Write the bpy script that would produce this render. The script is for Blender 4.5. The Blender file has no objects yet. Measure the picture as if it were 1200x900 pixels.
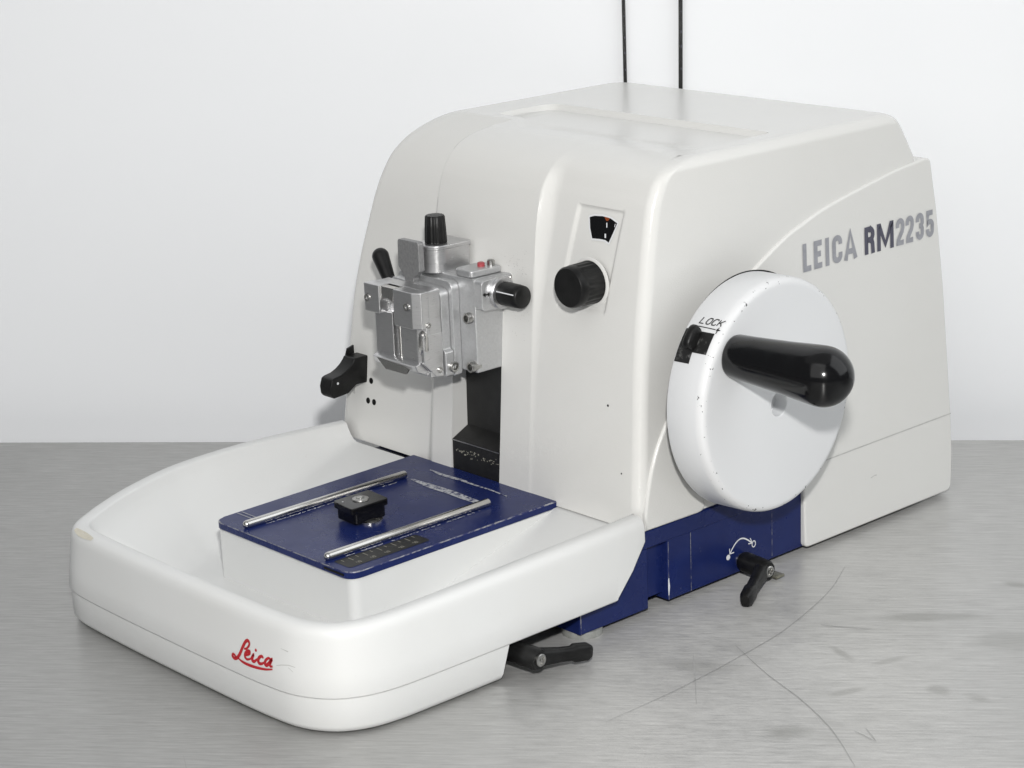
import bpy, bmesh, math, random
from mathutils import Vector, Matrix
from math import sin, cos, pi, sqrt, radians

random.seed(7)
SC = bpy.context.scene
COL = SC.collection
ROOT = Vector((-0.07, 0.10, 0.0))

# ------------------------------------------------------------------ materials
def nmat(name, color, rough=.4, metal=0.0, spec=.5, coat=0.0, build=None):
    m = bpy.data.materials.new(name); m.use_nodes = True
    nt = m.node_tree; b = nt.nodes['Principled BSDF']
    b.inputs['Base Color'].default_value = (*color, 1)
    b.inputs['Roughness'].default_value = rough
    b.inputs['Metallic'].default_value = metal
    b.inputs['Specular IOR Level'].default_value = spec
    b.inputs['Coat Weight'].default_value = coat
    b.inputs['Coat Roughness'].default_value = .08
    if build: build(nt, b)
    return m

def coords(nt, scale=(1, 1, 1), rot=(0, 0, 0)):
    tc = nt.nodes.new('ShaderNodeTexCoord'); mp = nt.nodes.new('ShaderNodeMapping')
    mp.inputs['Scale'].default_value = scale; mp.inputs['Rotation'].default_value = rot
    nt.links.new(tc.outputs['Object'], mp.inputs['Vector'])
    return mp.outputs['Vector']

def noise(nt, vec, scale, detail=3, rough=.55):
    n = nt.nodes.new('ShaderNodeTexNoise'); n.inputs['Scale'].default_value = scale
    n.inputs['Detail'].default_value = detail; n.inputs['Roughness'].default_value = rough
    nt.links.new(vec, n.inputs['Vector']); return n.outputs['Fac']

def ramp(nt, fac, stops):
    r = nt.nodes.new('ShaderNodeValToRGB'); e = r.color_ramp.elements
    while len(e) < len(stops): e.new(.5)
    for el, (p, c) in zip(e, stops):
        el.position = p; el.color = (c, c, c, 1) if isinstance(c, (int, float)) else (*c, 1)
    nt.links.new(fac, r.inputs['Fac']); return r.outputs['Color']

def mix(nt, fac, a, b, mode='MIX'):
    n = nt.nodes.new('ShaderNodeMix'); n.data_type = 'RGBA'; n.blend_type = mode
    if isinstance(fac, (int, float)): n.inputs[0].default_value = fac
    else: nt.links.new(fac, n.inputs[0])
    for i, v in ((6, a), (7, b)):
        if isinstance(v, tuple): n.inputs[i].default_value = (*v, 1)
        else: nt.links.new(v, n.inputs[i])
    return n.outputs[2]

def bump(nt, b, h, strength=.1, dist=.001, prev=None):
    n = nt.nodes.new('ShaderNodeBump'); n.inputs['Strength'].default_value = strength
    n.inputs['Distance'].default_value = dist; nt.links.new(h, n.inputs['Height'])
    if prev: nt.links.new(prev, n.inputs['Normal'])
    nt.links.new(n.outputs['Normal'], b.inputs['Normal']); return n.outputs['Normal']

def mth(nt, op, a, b=None):
    n = nt.nodes.new('ShaderNodeMath'); n.operation = op
    for i, v in enumerate((a, b)):
        if v is None: continue
        if isinstance(v, (int, float)): n.inputs[i].default_value = v
        else: nt.links.new(v, n.inputs[i])
    return n.outputs[0]

def paint(base, dirt, grain=1500, bstr=.12, dscale=14, speck=.0, r0=.33, r1=.46):
    def f(nt, b):
        v = coords(nt)
        d = ramp(nt, noise(nt, v, dscale, 5, .6), [(.42, 0), (.72, 1)])
        c = mix(nt, mth(nt, 'MULTIPLY', d, .55), base, dirt)
        if speck:
            s = ramp(nt, noise(nt, v, 420, 2, .5), [(.735, 0), (.765, 1)])
            c = mix(nt, mth(nt, 'MULTIPLY', s, speck), c, (.16, .155, .14))
        nt.links.new(c, b.inputs['Base Color'])
        r = ramp(nt, noise(nt, v, 30, 4), [(.3, r0), (.75, r1)])
        nt.links.new(r, b.inputs['Roughness'])
        bump(nt, b, noise(nt, v, grain, 2), bstr, .0004)
    return f

M = {}
M['ivory'] = nmat('ivory_paint', (.60, .60, .575), .36, build=paint((.695, .692, .670), (.672, .666, .638), 1300, .22, 7, .05, .17, .20))
M['tray'] = nmat('white_tray_plastic', (.76, .765, .76), .4, build=paint((.675, .682, .676), (.65, .65, .635), 900, .06, 8, .06))
M['wheel'] = nmat('white_wheel_paint', (.76, .77, .78), .34, build=paint((.715, .725, .735), (.695, .70, .705), 1300, .08, 9, .05))

def chipped(nt, b):
    v = coords(nt)
    s = ramp(nt, noise(nt, v, 300, 3, .6), [(.655, 0), (.67, 1)])
    c = mix(nt, s, (.72, .725, .73), (.03, .03, .03))
    nt.links.new(c, b.inputs['Base Color'])
M['wheel_edge'] = nmat('chipped_wheel_paint', (.78, .785, .785), .3, build=chipped)

def blue(nt, b):
    v = coords(nt)
    big = noise(nt, v, 60, 4)
    c = mix(nt, ramp(nt, big, [(.35, 0), (.7, 1)]), (.0085, .0165, .088), (.0108, .0205, .104))
    s1 = ramp(nt, noise(nt, v, 520, 2, .5), [(.72, 0), (.75, 1)])
    s2 = ramp(nt, noise(nt, v, 26, 3), [(.5, 0), (.62, 1)])
    c = mix(nt, mth(nt, 'MULTIPLY', mth(nt, 'MULTIPLY', s1, s2), .7), c, (.25, .26, .32))
    nt.links.new(c, b.inputs['Base Color'])
    nt.links.new(ramp(nt, noise(nt, v, 45, 3), [(.3, .24), (.7, .34)]), b.inputs['Roughness'])
    bump(nt, b, noise(nt, v, 1200, 2), .1, .0004)
M['blue'] = nmat('dark_blue_paint', (.012, .019, .105), .36, spec=.25, build=blue)

def worn(nt, b):
    v = coords(nt)
    f = ramp(nt, noise(nt, v, 150, 5, .7), [(.44, 0), (.60, 1)])
    nt.links.new(mix(nt, f, (.014, .02, .10), (.40, .40, .42)), b.inputs['Base Color'])
    nt.links.new(mth(nt, 'MULTIPLY', f, .8), b.inputs['Metallic'])
M['worn'] = nmat('worn_blue_edge', (.5, .5, .5), .4, build=worn)

def rub(nt, b):
    v = coords(nt, (1, 1, 1))
    f = ramp(nt, noise(nt, v, 330, 4, .7), [(.40, 0), (.52, 1)])
    nt.links.new(mix(nt, f, (.02, .026, .105), (.46, .47, .49)), b.inputs['Base Color'])
M['rub'] = nmat('rubbed_paint', (.4, .4, .43), .5, build=rub)

def blk(nt, b):
    v = coords(nt)
    bump(nt, b, noise(nt, v, 900, 2), .15, .0004)
    nt.links.new(ramp(nt, noise(nt, v, 120, 4), [(.3, .004), (.75, .011)]), b.inputs['Base Color'])
M['black'] = nmat('black_plastic', (.008, .008, .009), .4, spec=.3, build=blk)
M['gloss'] = nmat('glossy_black_bakelite', (.004, .004, .0045), .13, spec=.4, build=lambda nt, b: nt.links.new(
    ramp(nt, noise(nt, coords(nt), 90, 4), [(.35, .10), (.7, .22)]), b.inputs['Roughness']))
def worn_black(nt, b):
    v = coords(nt)
    f = ramp(nt, noise(nt, v, 300, 4, .7), [(.56, 0), (.68, 1)])
    nt.links.new(mix(nt, f, (.010, .010, .010), (.10, .10, .098)), b.inputs['Base Color'])
M['worn_black'] = nmat('worn_black_metal', (.01, .01, .01), .45, build=worn_black)
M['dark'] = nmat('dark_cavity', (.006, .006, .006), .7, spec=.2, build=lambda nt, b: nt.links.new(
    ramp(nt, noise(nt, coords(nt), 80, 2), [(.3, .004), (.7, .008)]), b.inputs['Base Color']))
M['slot_black'] = nmat('black_slot_cover', (.009, .009, .01), .5, build=blk)

def silver(nt, b):
    v = coords(nt)
    n = noise(nt, v, 700, 3, .6)
    nt.links.new(ramp(nt, n, [(.3, (.50, .505, .51)), (.7, (.57, .575, .58))]), b.inputs['Base Color'])
    bump(nt, b, n, .05, .0003)
M['silver'] = nmat('silver_painted_casting', (.53, .535, .54), .4, metal=.7, build=silver)
def milled(nt, b):
    v = coords(nt, (1, 1, 14))
    n = noise(nt, v, 160, 4, .6)
    nt.links.new(ramp(nt, n, [(.3, (.55, .55, .555)), (.7, (.62, .62, .625))]), b.inputs['Base Color'])
    nt.links.new(ramp(nt, n, [(.3, .27), (.7, .34)]), b.inputs['Roughness'])
M['milled'] = nmat('milled_aluminium', (.58, .58, .585), .36, metal=.9, build=milled)
M['zinc'] = nmat('dull_zinc', (.3, .3, .3), .45, metal=.6, build=lambda nt, b: nt.links.new(
    ramp(nt, noise(nt, coords(nt), 500, 3), [(.3, (.26, .26, .262)), (.7, (.34, .34, .343))]), b.inputs['Base Color']))
M['chrome'] = nmat('polished_steel', (.62, .61, .59), .2, metal=1, build=lambda nt, b: nt.links.new(
    ramp(nt, noise(nt, coords(nt, (1, .05, 1)), 700, 3), [(.3, .14), (.7, .28)]), b.inputs['Roughness']))
M['screw'] = nmat('screw_steel', (.45, .445, .43), .3, metal=1, build=lambda nt, b: nt.links.new(
    ramp(nt, noise(nt, coords(nt), 900, 2), [(.3, (.34, .335, .32)), (.7, (.52, .515, .5))]), b.inputs['Base Color']))
M['rubber'] = nmat('grey_rubber', (.17, .175, .165), .65, build=lambda nt, b: nt.links.new(
    ramp(nt, noise(nt, coords(nt), 300, 3), [(.3, (.24, .245, .23)), (.7, (.31, .315, .30))]), b.inputs['Base Color']))
def flat(name, c, r=.5):
    def f(nt, b):
        n = noise(nt, coords(nt), 260, 3)
        nt.links.new(ramp(nt, n, [(.3, tuple(x * .9 for x in c)), (.7, tuple(min(1, x * 1.08) for x in c))]), b.inputs['Base Color'])
    return nmat(name, c, r, build=f)
M['ink_grey'] = flat('grey_ink', (.30, .305, .33))
M['ink_dark'] = flat('dark_grey_ink', (.075, .075, .105))
M['ink_black'] = flat('black_ink', (.012, .012, .012))
M['ink_red'] = flat('red_ink', (.42, .012, .02))
M['ink_white'] = flat('white_ink', (.75, .76, .78))
M['pink'] = flat('red_plastic', (.38, .06, .07), .4)
M['orange'] = flat('orange_ink', (.22, .045, .008), .4)
M['tan'] = flat('tan_scuff', (.60, .57, .48), .5)
M['grime'] = flat('grey_scuff', (.47, .47, .455), .6)
M['scale_grey'] = flat('etched_ink', (.33, .32, .27))
M['scratch'] = flat('dull_scratch', (.35, .35, .343), .42)
M['brass'] = nmat('dull_plate_metal', (.33, .32, .26), .45, metal=.8, build=lambda nt, b: nt.links.new(
    ramp(nt, noise(nt, coords(nt), 200, 3), [(.3, (.28, .27, .21)), (.7, (.38, .37, .3))]), b.inputs['Base Color']))

# ------------------------------------------------------------------ helpers
def obj(name, bm, mats, parent=None, sharp=32, origin=ROOT, wn=False):
    me = bpy.data.meshes.new(name)
    bm.verts.ensure_lookup_table()
    bmesh.ops.recalc_face_normals(bm, faces=bm.faces[:])
    if origin is not None: bmesh.ops.translate(bm, verts=bm.verts[:], vec=-origin)
    bm.to_mesh(me); bm.free()
    for m in (mats if isinstance(mats, (list, tuple)) else [mats]): me.materials.append(M[m])
    for p in me.polygons: p.use_smooth = True
    me.set_sharp_from_angle(angle=radians(sharp))
    o = bpy.data.objects.new(name, me); COL.objects.link(o)
    if wn:
        md = o.modifiers.new('weighted_normals', 'WEIGHTED_NORMAL'); md.keep_sharp = True; md.weight = 100
    if parent is not None: o.parent = parent
    elif origin is not None: o.location = origin
    return o

def tag(o, label, cat, group=None, kind=None):
    if label: o['label'] = label
    if cat: o['category'] = cat
    if group: o['group'] = group
    if kind: o['kind'] = kind
    return o

def BM(): return bmesh.new()

def bevel_edges(bm, geom_verts, w, seg=2, ang=30, mat=-1):
    if w <= 0: return
    vs = set(geom_verts)
    es = [e for e in bm.edges if e.verts[0] in vs and e.verts[1] in vs and len(e.link_faces) == 2
          and e.calc_face_angle(0) > radians(ang)]
    bmesh.ops.bevel(bm, geom=es, offset=w, segments=seg, profile=.5, affect='EDGES', material=mat, clamp_overlap=True)

def box(bm, x0, x1, y0, y1, z0, z1, w=0, seg=2):
    t = BM()
    r = bmesh.ops.create_cube(t, size=1)
    for v in t.verts:
        v.co = Vector((x0 + (v.co.x + .5) * (x1 - x0), y0 + (v.co.y + .5) * (y1 - y0), z0 + (v.co.z + .5) * (z1 - z0)))
    bevel_edges(t, t.verts[:], w, seg)
    merge(bm, t)

def merge(bm, t):
    bmesh.ops.recalc_face_normals(t, faces=t.faces[:])
    me = bpy.data.meshes.new('tmp'); t.to_mesh(me); t.free(); bm.from_mesh(me); bpy.data.meshes.remove(me)

def prism(bm, pts, axis, a0, a1, w=0, seg=2, fn=None):
    """2-D polygon pts extruded along axis ('x': pts=(y,z), 'y': pts=(x,z), 'z': pts=(x,y))"""
    t = BM()
    def mk(p, a):
        if axis == 'x': return Vector((a, p[0], p[1]))
        if axis == 'y': return Vector((p[0], a, p[1]))
        return Vector((p[0], p[1], a))
    A = [t.verts.new(mk(p, a0)) for p in pts]; B = [t.verts.new(mk(p, a1)) for p in pts]
    t.faces.new(A); t.faces.new(B[::-1])
    n = len(pts)
    for i in range(n): t.faces.new((A[i], B[i], B[(i + 1) % n], A[(i + 1) % n]))
    bmesh.ops.recalc_face_normals(t, faces=t.faces[:])
    bevel_edges(t, t.verts[:], w, seg)
    if fn:
        for v in t.verts: v.co = fn(v.co)
    merge(bm, t)

def rpoly(pts, r, seg=5):
    """round the corners of a polygon; r one radius or a list"""
    out = []; n = len(pts)
    for i in range(n):
        p = Vector(pts[i]); a = Vector(pts[i - 1]); b = Vector(pts[(i + 1) % n])
        rr = r[i] if isinstance(r, (list, tuple)) else r
        if rr <= 0: out.append(tuple(p)); continue
        d0 = (a - p).normalized(); d1 = (b - p).normalized()
        ang = d0.angle(d1); t = min(rr / math.tan(ang / 2), (a - p).length * .49, (b - p).length * .49)
        q0 = p + d0 * t; q1 = p + d1 * t
        for k in range(seg + 1):
            u = k / seg
            out.append(tuple(q0 * (1 - u) ** 2 + p * 2 * u * (1 - u) + q1 * u * u))
    return out

def frame(axis):
    n = Vector(axis).normalized()
    h = Vector((0, 0, 1)) if abs(n.z) < .9 else Vector((1, 0, 0))
    u = h.cross(n).normalized(); return n, u, n.cross(u)

def lathe(bm, c, axis, prof, seg=48, e=None, flute=None, mats=None):
    """prof: list of (radius, axial)"""
    c = Vector(c)
    n, u, w = frame(axis) if e is None else e
    rings = []
    for r, a in prof:
        if r <= 1e-6: rings.append([bm.verts.new(c + n * a)]); continue
        ring = []
        for k in range(seg):
            th = 2 * pi * k / seg
            rr = r * (flute(th, a) if flute else 1)
            ring.append(bm.verts.new(c + n * a + (u * cos(th) + w * sin(th)) * rr))
        rings.append(ring)
    for i in range(len(rings) - 1):
        A, B = rings[i], rings[i + 1]
        for k in range(seg):
            k2 = (k + 1) % seg
            if len(A) == 1 and len(B) == 1: continue
            if len(A) == 1: f = bm.faces.new((A[0], B[k], B[k2]))
            elif len(B) == 1: f = bm.faces.new((A[k], A[k2], B[0]))
            else: f = bm.faces.new((A[k], B[k], B[k2], A[k2]))
            if mats: f.material_index = mats[i]

def capsule(bm, p0, p1, r0, r1, seg=24, flatv=1.0, fdir=(0, 0, 1)):
    p0 = Vector(p0); p1 = Vector(p1); L = (p1 - p0).length
    prof = [(0, -r0)] + [(r0 * sin(k * pi / 16), -r0 * cos(k * pi / 16)) for k in range(1, 8)]
    prof += [(r0 + (r1 - r0) * t, L * t) for t in (0, .2, .4, .6, .8, 1)]
    prof += [(r1 * cos(k * pi / 16), L + r1 * sin(k * pi / 16)) for k in range(1, 8)] + [(0, L + r1)]
    lathe(bm, p0, p1 - p0, prof, seg)

def catmull(pts, per=8, closed=False):
    out = []; n = len(pts)
    P = lambda i: Vector(pts[i % n] if closed else pts[max(0, min(n - 1, i))])
    for i in range(n if closed else n - 1):
        a, b, c, d = P(i - 1), P(i), P(i + 1), P(i + 2)
        for k in range(per):
            t = k / per
            out.append(.5 * ((2 * b) + (c - a) * t + (2 * a - 5 * b + 4 * c - d) * t * t + (3 * b - a - 3 * c + d) * t ** 3))
    if not closed: out.append(P(n - 1))
    return out

def resample(pts, N):
    L = [0]
    for i in range(1, len(pts)): L.append(L[-1] + (pts[i] - pts[i - 1]).length)
    out = []; j = 0
    for k in range(N):
        s = L[-1] * k / (N - 1)
        while j < len(L) - 2 and L[j + 1] < s: j += 1
        t = (s - L[j]) / max(1e-9, L[j + 1] - L[j]); out.append(pts[j].lerp(pts[j + 1], min(1, max(0, t))))
    return out

def ribbon(bm, pts, w, mapf, closed=False):
    """stroke in a 2-D plane -> quads on a surface; w a width or list of widths"""
    P = [Vector(p) for p in pts]; n = len(P)
    if n < 2: return
    Lf, Rt = [], []
    for i in range(n):
        a = P[i - 1] if (i > 0 or closed) else None; b = P[(i + 1) % n] if (i < n - 1 or closed) else None
        d0 = (P[i] - a).normalized() if a is not None else None
        d1 = (b - P[i]).normalized() if b is not None else None
        if d0 is None: d0 = d1
        if d1 is None: d1 = d0
        n0 = Vector((-d0.y, d0.x)); n1 = Vector((-d1.y, d1.x)); m = n0 + n1
        m = m.normalized() if m.length > 1e-6 else n0
        k = 1 / max(.72, m.dot(n0)); ww = (w[i] if isinstance(w, (list, tuple)) else w) / 2
        Lf.append(bm.verts.new(mapf(*(P[i] + m * ww * k)))); Rt.append(bm.verts.new(mapf(*(P[i] - m * ww * k))))
    for i in range(n if closed else n - 1):
        j = (i + 1) % n
        try: bm.faces.new((Lf[i], Lf[j], Rt[j], Rt[i]))
        except ValueError: pass

def disc(bm, c, r, mapf, seg=20, ry=None):
    vs = [bm.verts.new(mapf(c[0] + r * cos(2 * pi * k / seg), c[1] + (ry or r) * sin(2 * pi * k / seg))) for k in range(seg)]
    bm.faces.new(vs)

def polyfill(bm, pts, mapf):
    bm.faces.new([bm.verts.new(mapf(*p)) for p in pts])

def interp(tab, x):
    if x <= tab[0][0]: return tab[0][1]
    for (a, b), (c, d) in zip(tab, tab[1:]):
        if x <= c: return b + (d - b) * (x - a) / (c - a)
    return tab[-1][1]

def sstep(x):
    x = max(0, min(1, x)); return x * x * (3 - 2 * x)

def smax(a, b, k):
    h = max(k - abs(a - b), 0) / k
    return max(a, b) + h * h * k / 4

def hexscrew(parent, c, axis, r, depth=.0015, name='socket_screw'):
    bm = BM()
    lathe(bm, c, axis, [(0, -.004), (r, -.004), (r, depth * .7), (r * .9, depth), (r * .58, depth), (r * .5, depth * .2), (r * .5, -.0015), (0, -.0015)], 24)
    o = obj(name, bm, 'screw', parent)
    n, u, w = frame(axis); bm = BM()
    vs = [bm.verts.new(Vector(c) + n * (-.0012) + (u * cos(k * pi / 3) + w * sin(k * pi / 3)) * r * .47) for k in range(6)]
    bm.faces.new(vs)
    return o

# ------------------------------------------------------------------ the setting
TD = Vector((.75, .6615, 0)).normalized(); TN = Vector((-TD.y, TD.x, 0))      # along the wall / away from the camera
EDGE = Vector((-.3368, .0948, 0)); D0 = TN.dot(EDGE); WALLD = D0 + .055
def wp(s, d, z): return TD * s + TN * d + Vector((0, 0, z))

def table_nodes(nt, b):
    ang = -math.atan2(TD.y, TD.x)
    v1 = coords(nt, (1, 1, 1))
    mp = nt.nodes.new('ShaderNodeMapping'); mp.vector_type = 'TEXTURE'
    mp.inputs['Rotation'].default_value = (0, 0, -ang); mp.inputs['Scale'].default_value = (1, .07, 1)
    tc = nt.nodes.new('ShaderNodeTexCoord'); nt.links.new(tc.outputs['Object'], mp.inputs['Vector'])
    br = noise(nt, mp.outputs['Vector'], 34, 8, .75)
    br2 = noise(nt, mp.outputs['Vector'], 90, 3, .6)
    sm = noise(nt, v1, 9, 5, .6)
    sp = noise(nt, v1, 34, 4, .55)
    base = mix(nt, ramp(nt, br, [(.3, 0), (.7, 1)]), (.385, .384, .375), (.60, .598, .586))
    base = mix(nt, mth(nt, 'MULTIPLY', ramp(nt, sp, [(.56, 0), (.68, 1)]), .2), base, (.42, .42, .41))
    base = mix(nt, mth(nt, 'MULTIPLY', ramp(nt, sm, [(.45, 0), (.7, 1)]), .25), base, (.44, .44, .43))
    geo = nt.nodes.new('ShaderNodeNewGeometry')
    wob = nt.nodes.new('ShaderNodeTexNoise'); wob.inputs['Scale'].default_value = 28; wob.inputs['Detail'].default_value = 3
    nt.links.new(geo.outputs['Position'], wob.inputs['Vector'])
    for cx_, cy_, rx_, ry_, rot_, amt in ((.201, .114, .042, .0075, 42, .5), (.208, .191, .012, .006, 20, .6), (.243, -.062, .016, .011, 60, .55), (.198, .038, .016, .004, -20, .45), (.224, .047, .014, .004, 75, .4), (.255, .114, .030, .016, 42, .35), (.233, -.002, .014, .004, 70, .4), (.268, .035, .008, .006, 0, .45), (.291, .041, .009, .006, 0, .45), (.150, -.030, .022, .010, 42, .4), (.10, -.36, .03, .012, 30, .35)):
        q = nt.nodes.new('ShaderNodeMapping'); q.vector_type = 'TEXTURE'
        q.inputs['Location'].default_value = (cx_, cy_, 0); q.inputs['Rotation'].default_value = (0, 0, radians(rot_)); q.inputs['Scale'].default_value = (rx_, ry_, 1)
        nt.links.new(geo.outputs['Position'], q.inputs['Vector'])
        ln = nt.nodes.new('ShaderNodeVectorMath'); ln.operation = 'LENGTH'; nt.links.new(q.outputs['Vector'], ln.inputs[0])
        f = ramp(nt, mth(nt, 'MULTIPLY', mth(nt, 'ADD', ln.outputs['Value'], mth(nt, 'MULTIPLY', wob.outputs['Fac'], 1.2)), .5), [(.50, 1), (.80, 0)])
        base = mix(nt, mth(nt, 'MULTIPLY', f, amt), base, (.30, .30, .285))
    nt.links.new(base, b.inputs['Base Color'])
    r = mth(nt, 'ADD', ramp(nt, br2, [(.3, .33), (.7, .43)]), mth(nt, 'MULTIPLY', ramp(nt, sm, [(.4, 0), (.7, 1)]), .07))
    nt.links.new(r, b.inputs['Roughness'])
    bump(nt, b, br, .4, .0004)
    b.inputs['Anisotropic'].default_value = .9
    tg = nt.nodes.new('ShaderNodeCombineXYZ')
    tg.inputs[0].default_value, tg.inputs[1].default_value, tg.inputs[2].default_value = TN
    nt.links.new(tg.outputs[0], b.inputs['Tangent'])
M['table'] = nmat('brushed_steel', (.46, .46, .455), .36, metal=.72, build=table_nodes)
def wall_nodes(nt, b):
    v = coords(nt)
    nt.links.new(ramp(nt, noise(nt, v, 3, 4), [(.3, (.905, .918, .935)), (.7, (.92, .932, .947))]), b.inputs['Base Color'])
    bump(nt, b, noise(nt, v, 160, 4), .06, .001)
M['wall'] = nmat('white_wall_paint', (.82, .825, .84), .55, build=wall_nodes)

def slab(name, s0, s1, d0, d1, z0, z1, mat, w=.0, origin=Vector((0, 0, 0))):
    bm = BM(); t = BM(); bmesh.ops.create_cube(t, size=1)
    for v in t.verts: v.co = wp(s0 + (v.co.x + .5) * (s1 - s0), d0 + (v.co.y + .5) * (d1 - d0), z0 + (v.co.z + .5) * (z1 - z0))
    bevel_edges(t, t.verts[:], w, 2); merge(bm, t)
    return obj(name, bm, mat, None, origin=origin)

TO = wp(0, D0, 0)
table = slab('steel_table', -1.3, 1.5, D0 - 1.9, D0, -.035, 0, 'table', .0015, TO)
tag(table, 'brushed stainless steel table top with scratches and smudges under the white machine', 'table')
wall = slab('back_wall', -1.6, 1.8, WALLD, WALLD + .1, -.6, 1.3, 'wall', 0, wp(0, WALLD, 0))
tag(wall, 'plain white painted wall behind the steel table', 'wall')
for s, wd, lab, lean in ((.0291, .0024, 'thinner left black slotted rail on the white wall above the machine', .0),
                         (.0700, .0029, 'thicker right black slotted rail on the white wall above the machine', .0018)):
    bm = BM()
    for (a, b_) in ((-.30, .95),):
        t = BM(); bmesh.ops.create_cube(t, size=1)
        for v in t.verts:
            z = a + (v.co.z + .5) * (b_ - a)
            v.co = wp(s + v.co.x * wd + lean * (z - .26) / .06 * .5, WALLD - .0025 + (v.co.y) * .005, z)
        merge(bm, t)
    rail = obj('wall_rail', bm, 'black', None, origin=wp(s, WALLD, 0))
    tag(rail, lab, 'rail', 'black rails on the wall')
    z = .272
    while z < .40:
        h = random.uniform(.0004, .0010)
        mp = lambda u, v, s=s, z=z: wp(s + wd * .18 + u + lean * (z + v - .26) / .06 * .5, WALLD - .0052, z + v)
        bm = BM()
        polyfill(bm, [(-.0003, -h), (.0003, -h), (.0003, h), (-.0003, h)], mp)
        z += random.uniform(.010, .026)
        obj('rail_slot', bm, 'ink_dark', rail, origin=wp(s, WALLD, 0))
# scratches and smears on the table
def tmap(h): return lambda x, y: Vector((x, y, h))

# ------------------------------------------------------------------ microtome
mt = bpy.data.objects.new('microtome', None); COL.objects.link(mt); mt.location = ROOT
tag(mt, 'off white rotary microtome with round white handwheel, black crank handle and blue base', 'microtome')

H = .27
def smooth_tab(T):
    n = len(T); m = []
    for i in range(n):
        if i == 0: m.append((T[1][1] - T[0][1]) / (T[1][0] - T[0][0]))
        elif i == n - 1: m.append((T[-1][1] - T[-2][1]) / (T[-1][0] - T[-2][0]))
        else:
            a = (T[i][1] - T[i - 1][1]) / (T[i][0] - T[i - 1][0]); b = (T[i + 1][1] - T[i][1]) / (T[i + 1][0] - T[i][0])
            m.append(0 if a * b <= 0 else 2 * a * b / (a + b))
    def f(x):
        if x <= T[0][0]: return T[0][1]
        if x >= T[-1][0]: return T[-1][1]
        for k in range(n - 1):
            if x <= T[k + 1][0]:
                h = T[k + 1][0] - T[k][0]; t = (x - T[k][0]) / h
                return ((1 + 2 * t) * (1 - t) ** 2 * T[k][1] + t * (1 - t) ** 2 * h * m[k] + t * t * (3 - 2 * t) * T[k + 1][1] + t * t * (t - 1) * h * m[k + 1])
    return f
YR = smooth_tab([(.04, -.0040), (.057, -.0025), (.11, .0018), (.164, .0058), (.2, .0092), (.2237, .0117), (.2446, .0167), (.2525, .0208), (.2575, .0248), (.2618, .0298), (.265, .0355), (.2675, .043), (.2692, .052), (.27, .060)])     # centre column, y over z
DR = smooth_tab([(.05, .0003), (.12, .0006), (.17, .002), (.2, .004), (.23, .006), (.25, .005), (.262, .002), (.27, 0)])      # right field, set back
DRW = smooth_tab([(.05, .0040), (.12, .0050), (.2, .0085), (.23, .0110), (.25, .0120), (.27, .0120)])
YL = smooth_tab([(.05, .0005), (.1, .0068), (.146, .0117), (.176, .018), (.2, .0253), (.2237, .0338), (.2429, .0455), (.2546, .0575), (.2622, .070), (.267, .080), (.27, .088)])   # left field
XS2, XS1 = -.0195, -.112
PANEL = [(.0086, .2411), (.0472, .2413), (.0398, .1805), (-.0007, .1790)]      # control panel outline on the front, (x, z)
def in_poly_dist(x, z, P):
    d = 1e9
    n = len(P)
    for i in range(n):
        (x0, z0), (x1, z1) = P[i], P[(i + 1) % n]
        L = math.hypot(x1 - x0, z1 - z0)
        d = min(d, ((x1 - x0) * (z - z0) - (z1 - z0) * (x - x0)) / L * -1)
    return d
def YF(x, z, panel=True):
    y = YR(z)
    t = max(0, min(1, (x - XS2) / DRW(z)))
    y += DR(z) * (1 - (1 - t) ** 2)
    y += (YL(z) - y) * (1 - sstep((x - (XS1 - .010)) / .010))
    if panel and -.006 < x < .052 and .176 < z < .245:
        y += .0017 * sstep((in_poly_dist(x, z, PANEL) + .0005) / .0022)
    return y
K = .0363
def XR(z):
    x = .0767 - K * (z - .0543)
    if z > H - .007: x -= .007 * (1 - sqrt(max(0, 1 - ((z - H + .007) / .007) ** 2)))
    return x
XLT = [(.05, -.2165), (.1, -.2138), (.146, -.2100), (.2, -.206), (.2237, -.2045), (.27, -.2025)]
def XL(z):
    x = interp(XLT, z)
    if z > H - .03: x += .026 * (1 - sqrt(max(0, 1 - ((z - H + .03) / .03) ** 2)))
    return x
YBT = [(.05, .2845), (.2, .2755), (.239, .2685), (.2519, .261), (.262, .2545), (.27, .2485)]
def YB(z):
    y = interp(YBT, z)
    if z > H - .006: y -= .005 * (1 - sqrt(max(0, 1 - ((z - H + .006) / .006) ** 2)))
    return y

zs = [.0548 + (.17 - .0548) * k / 24 for k in range(24)] + [.17 + (.25 - .17) * k / 66 for k in range(66)]
ztop = []
for k in range(0, 29):
    a = (k / 28) * pi / 2
    ztop.append(.25 + .02 * sin(a))
zs += ztop
SLOT0, SLOT1, SLOTZ = -.0935, -.0470, .186
zs = sorted(zs)
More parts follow.
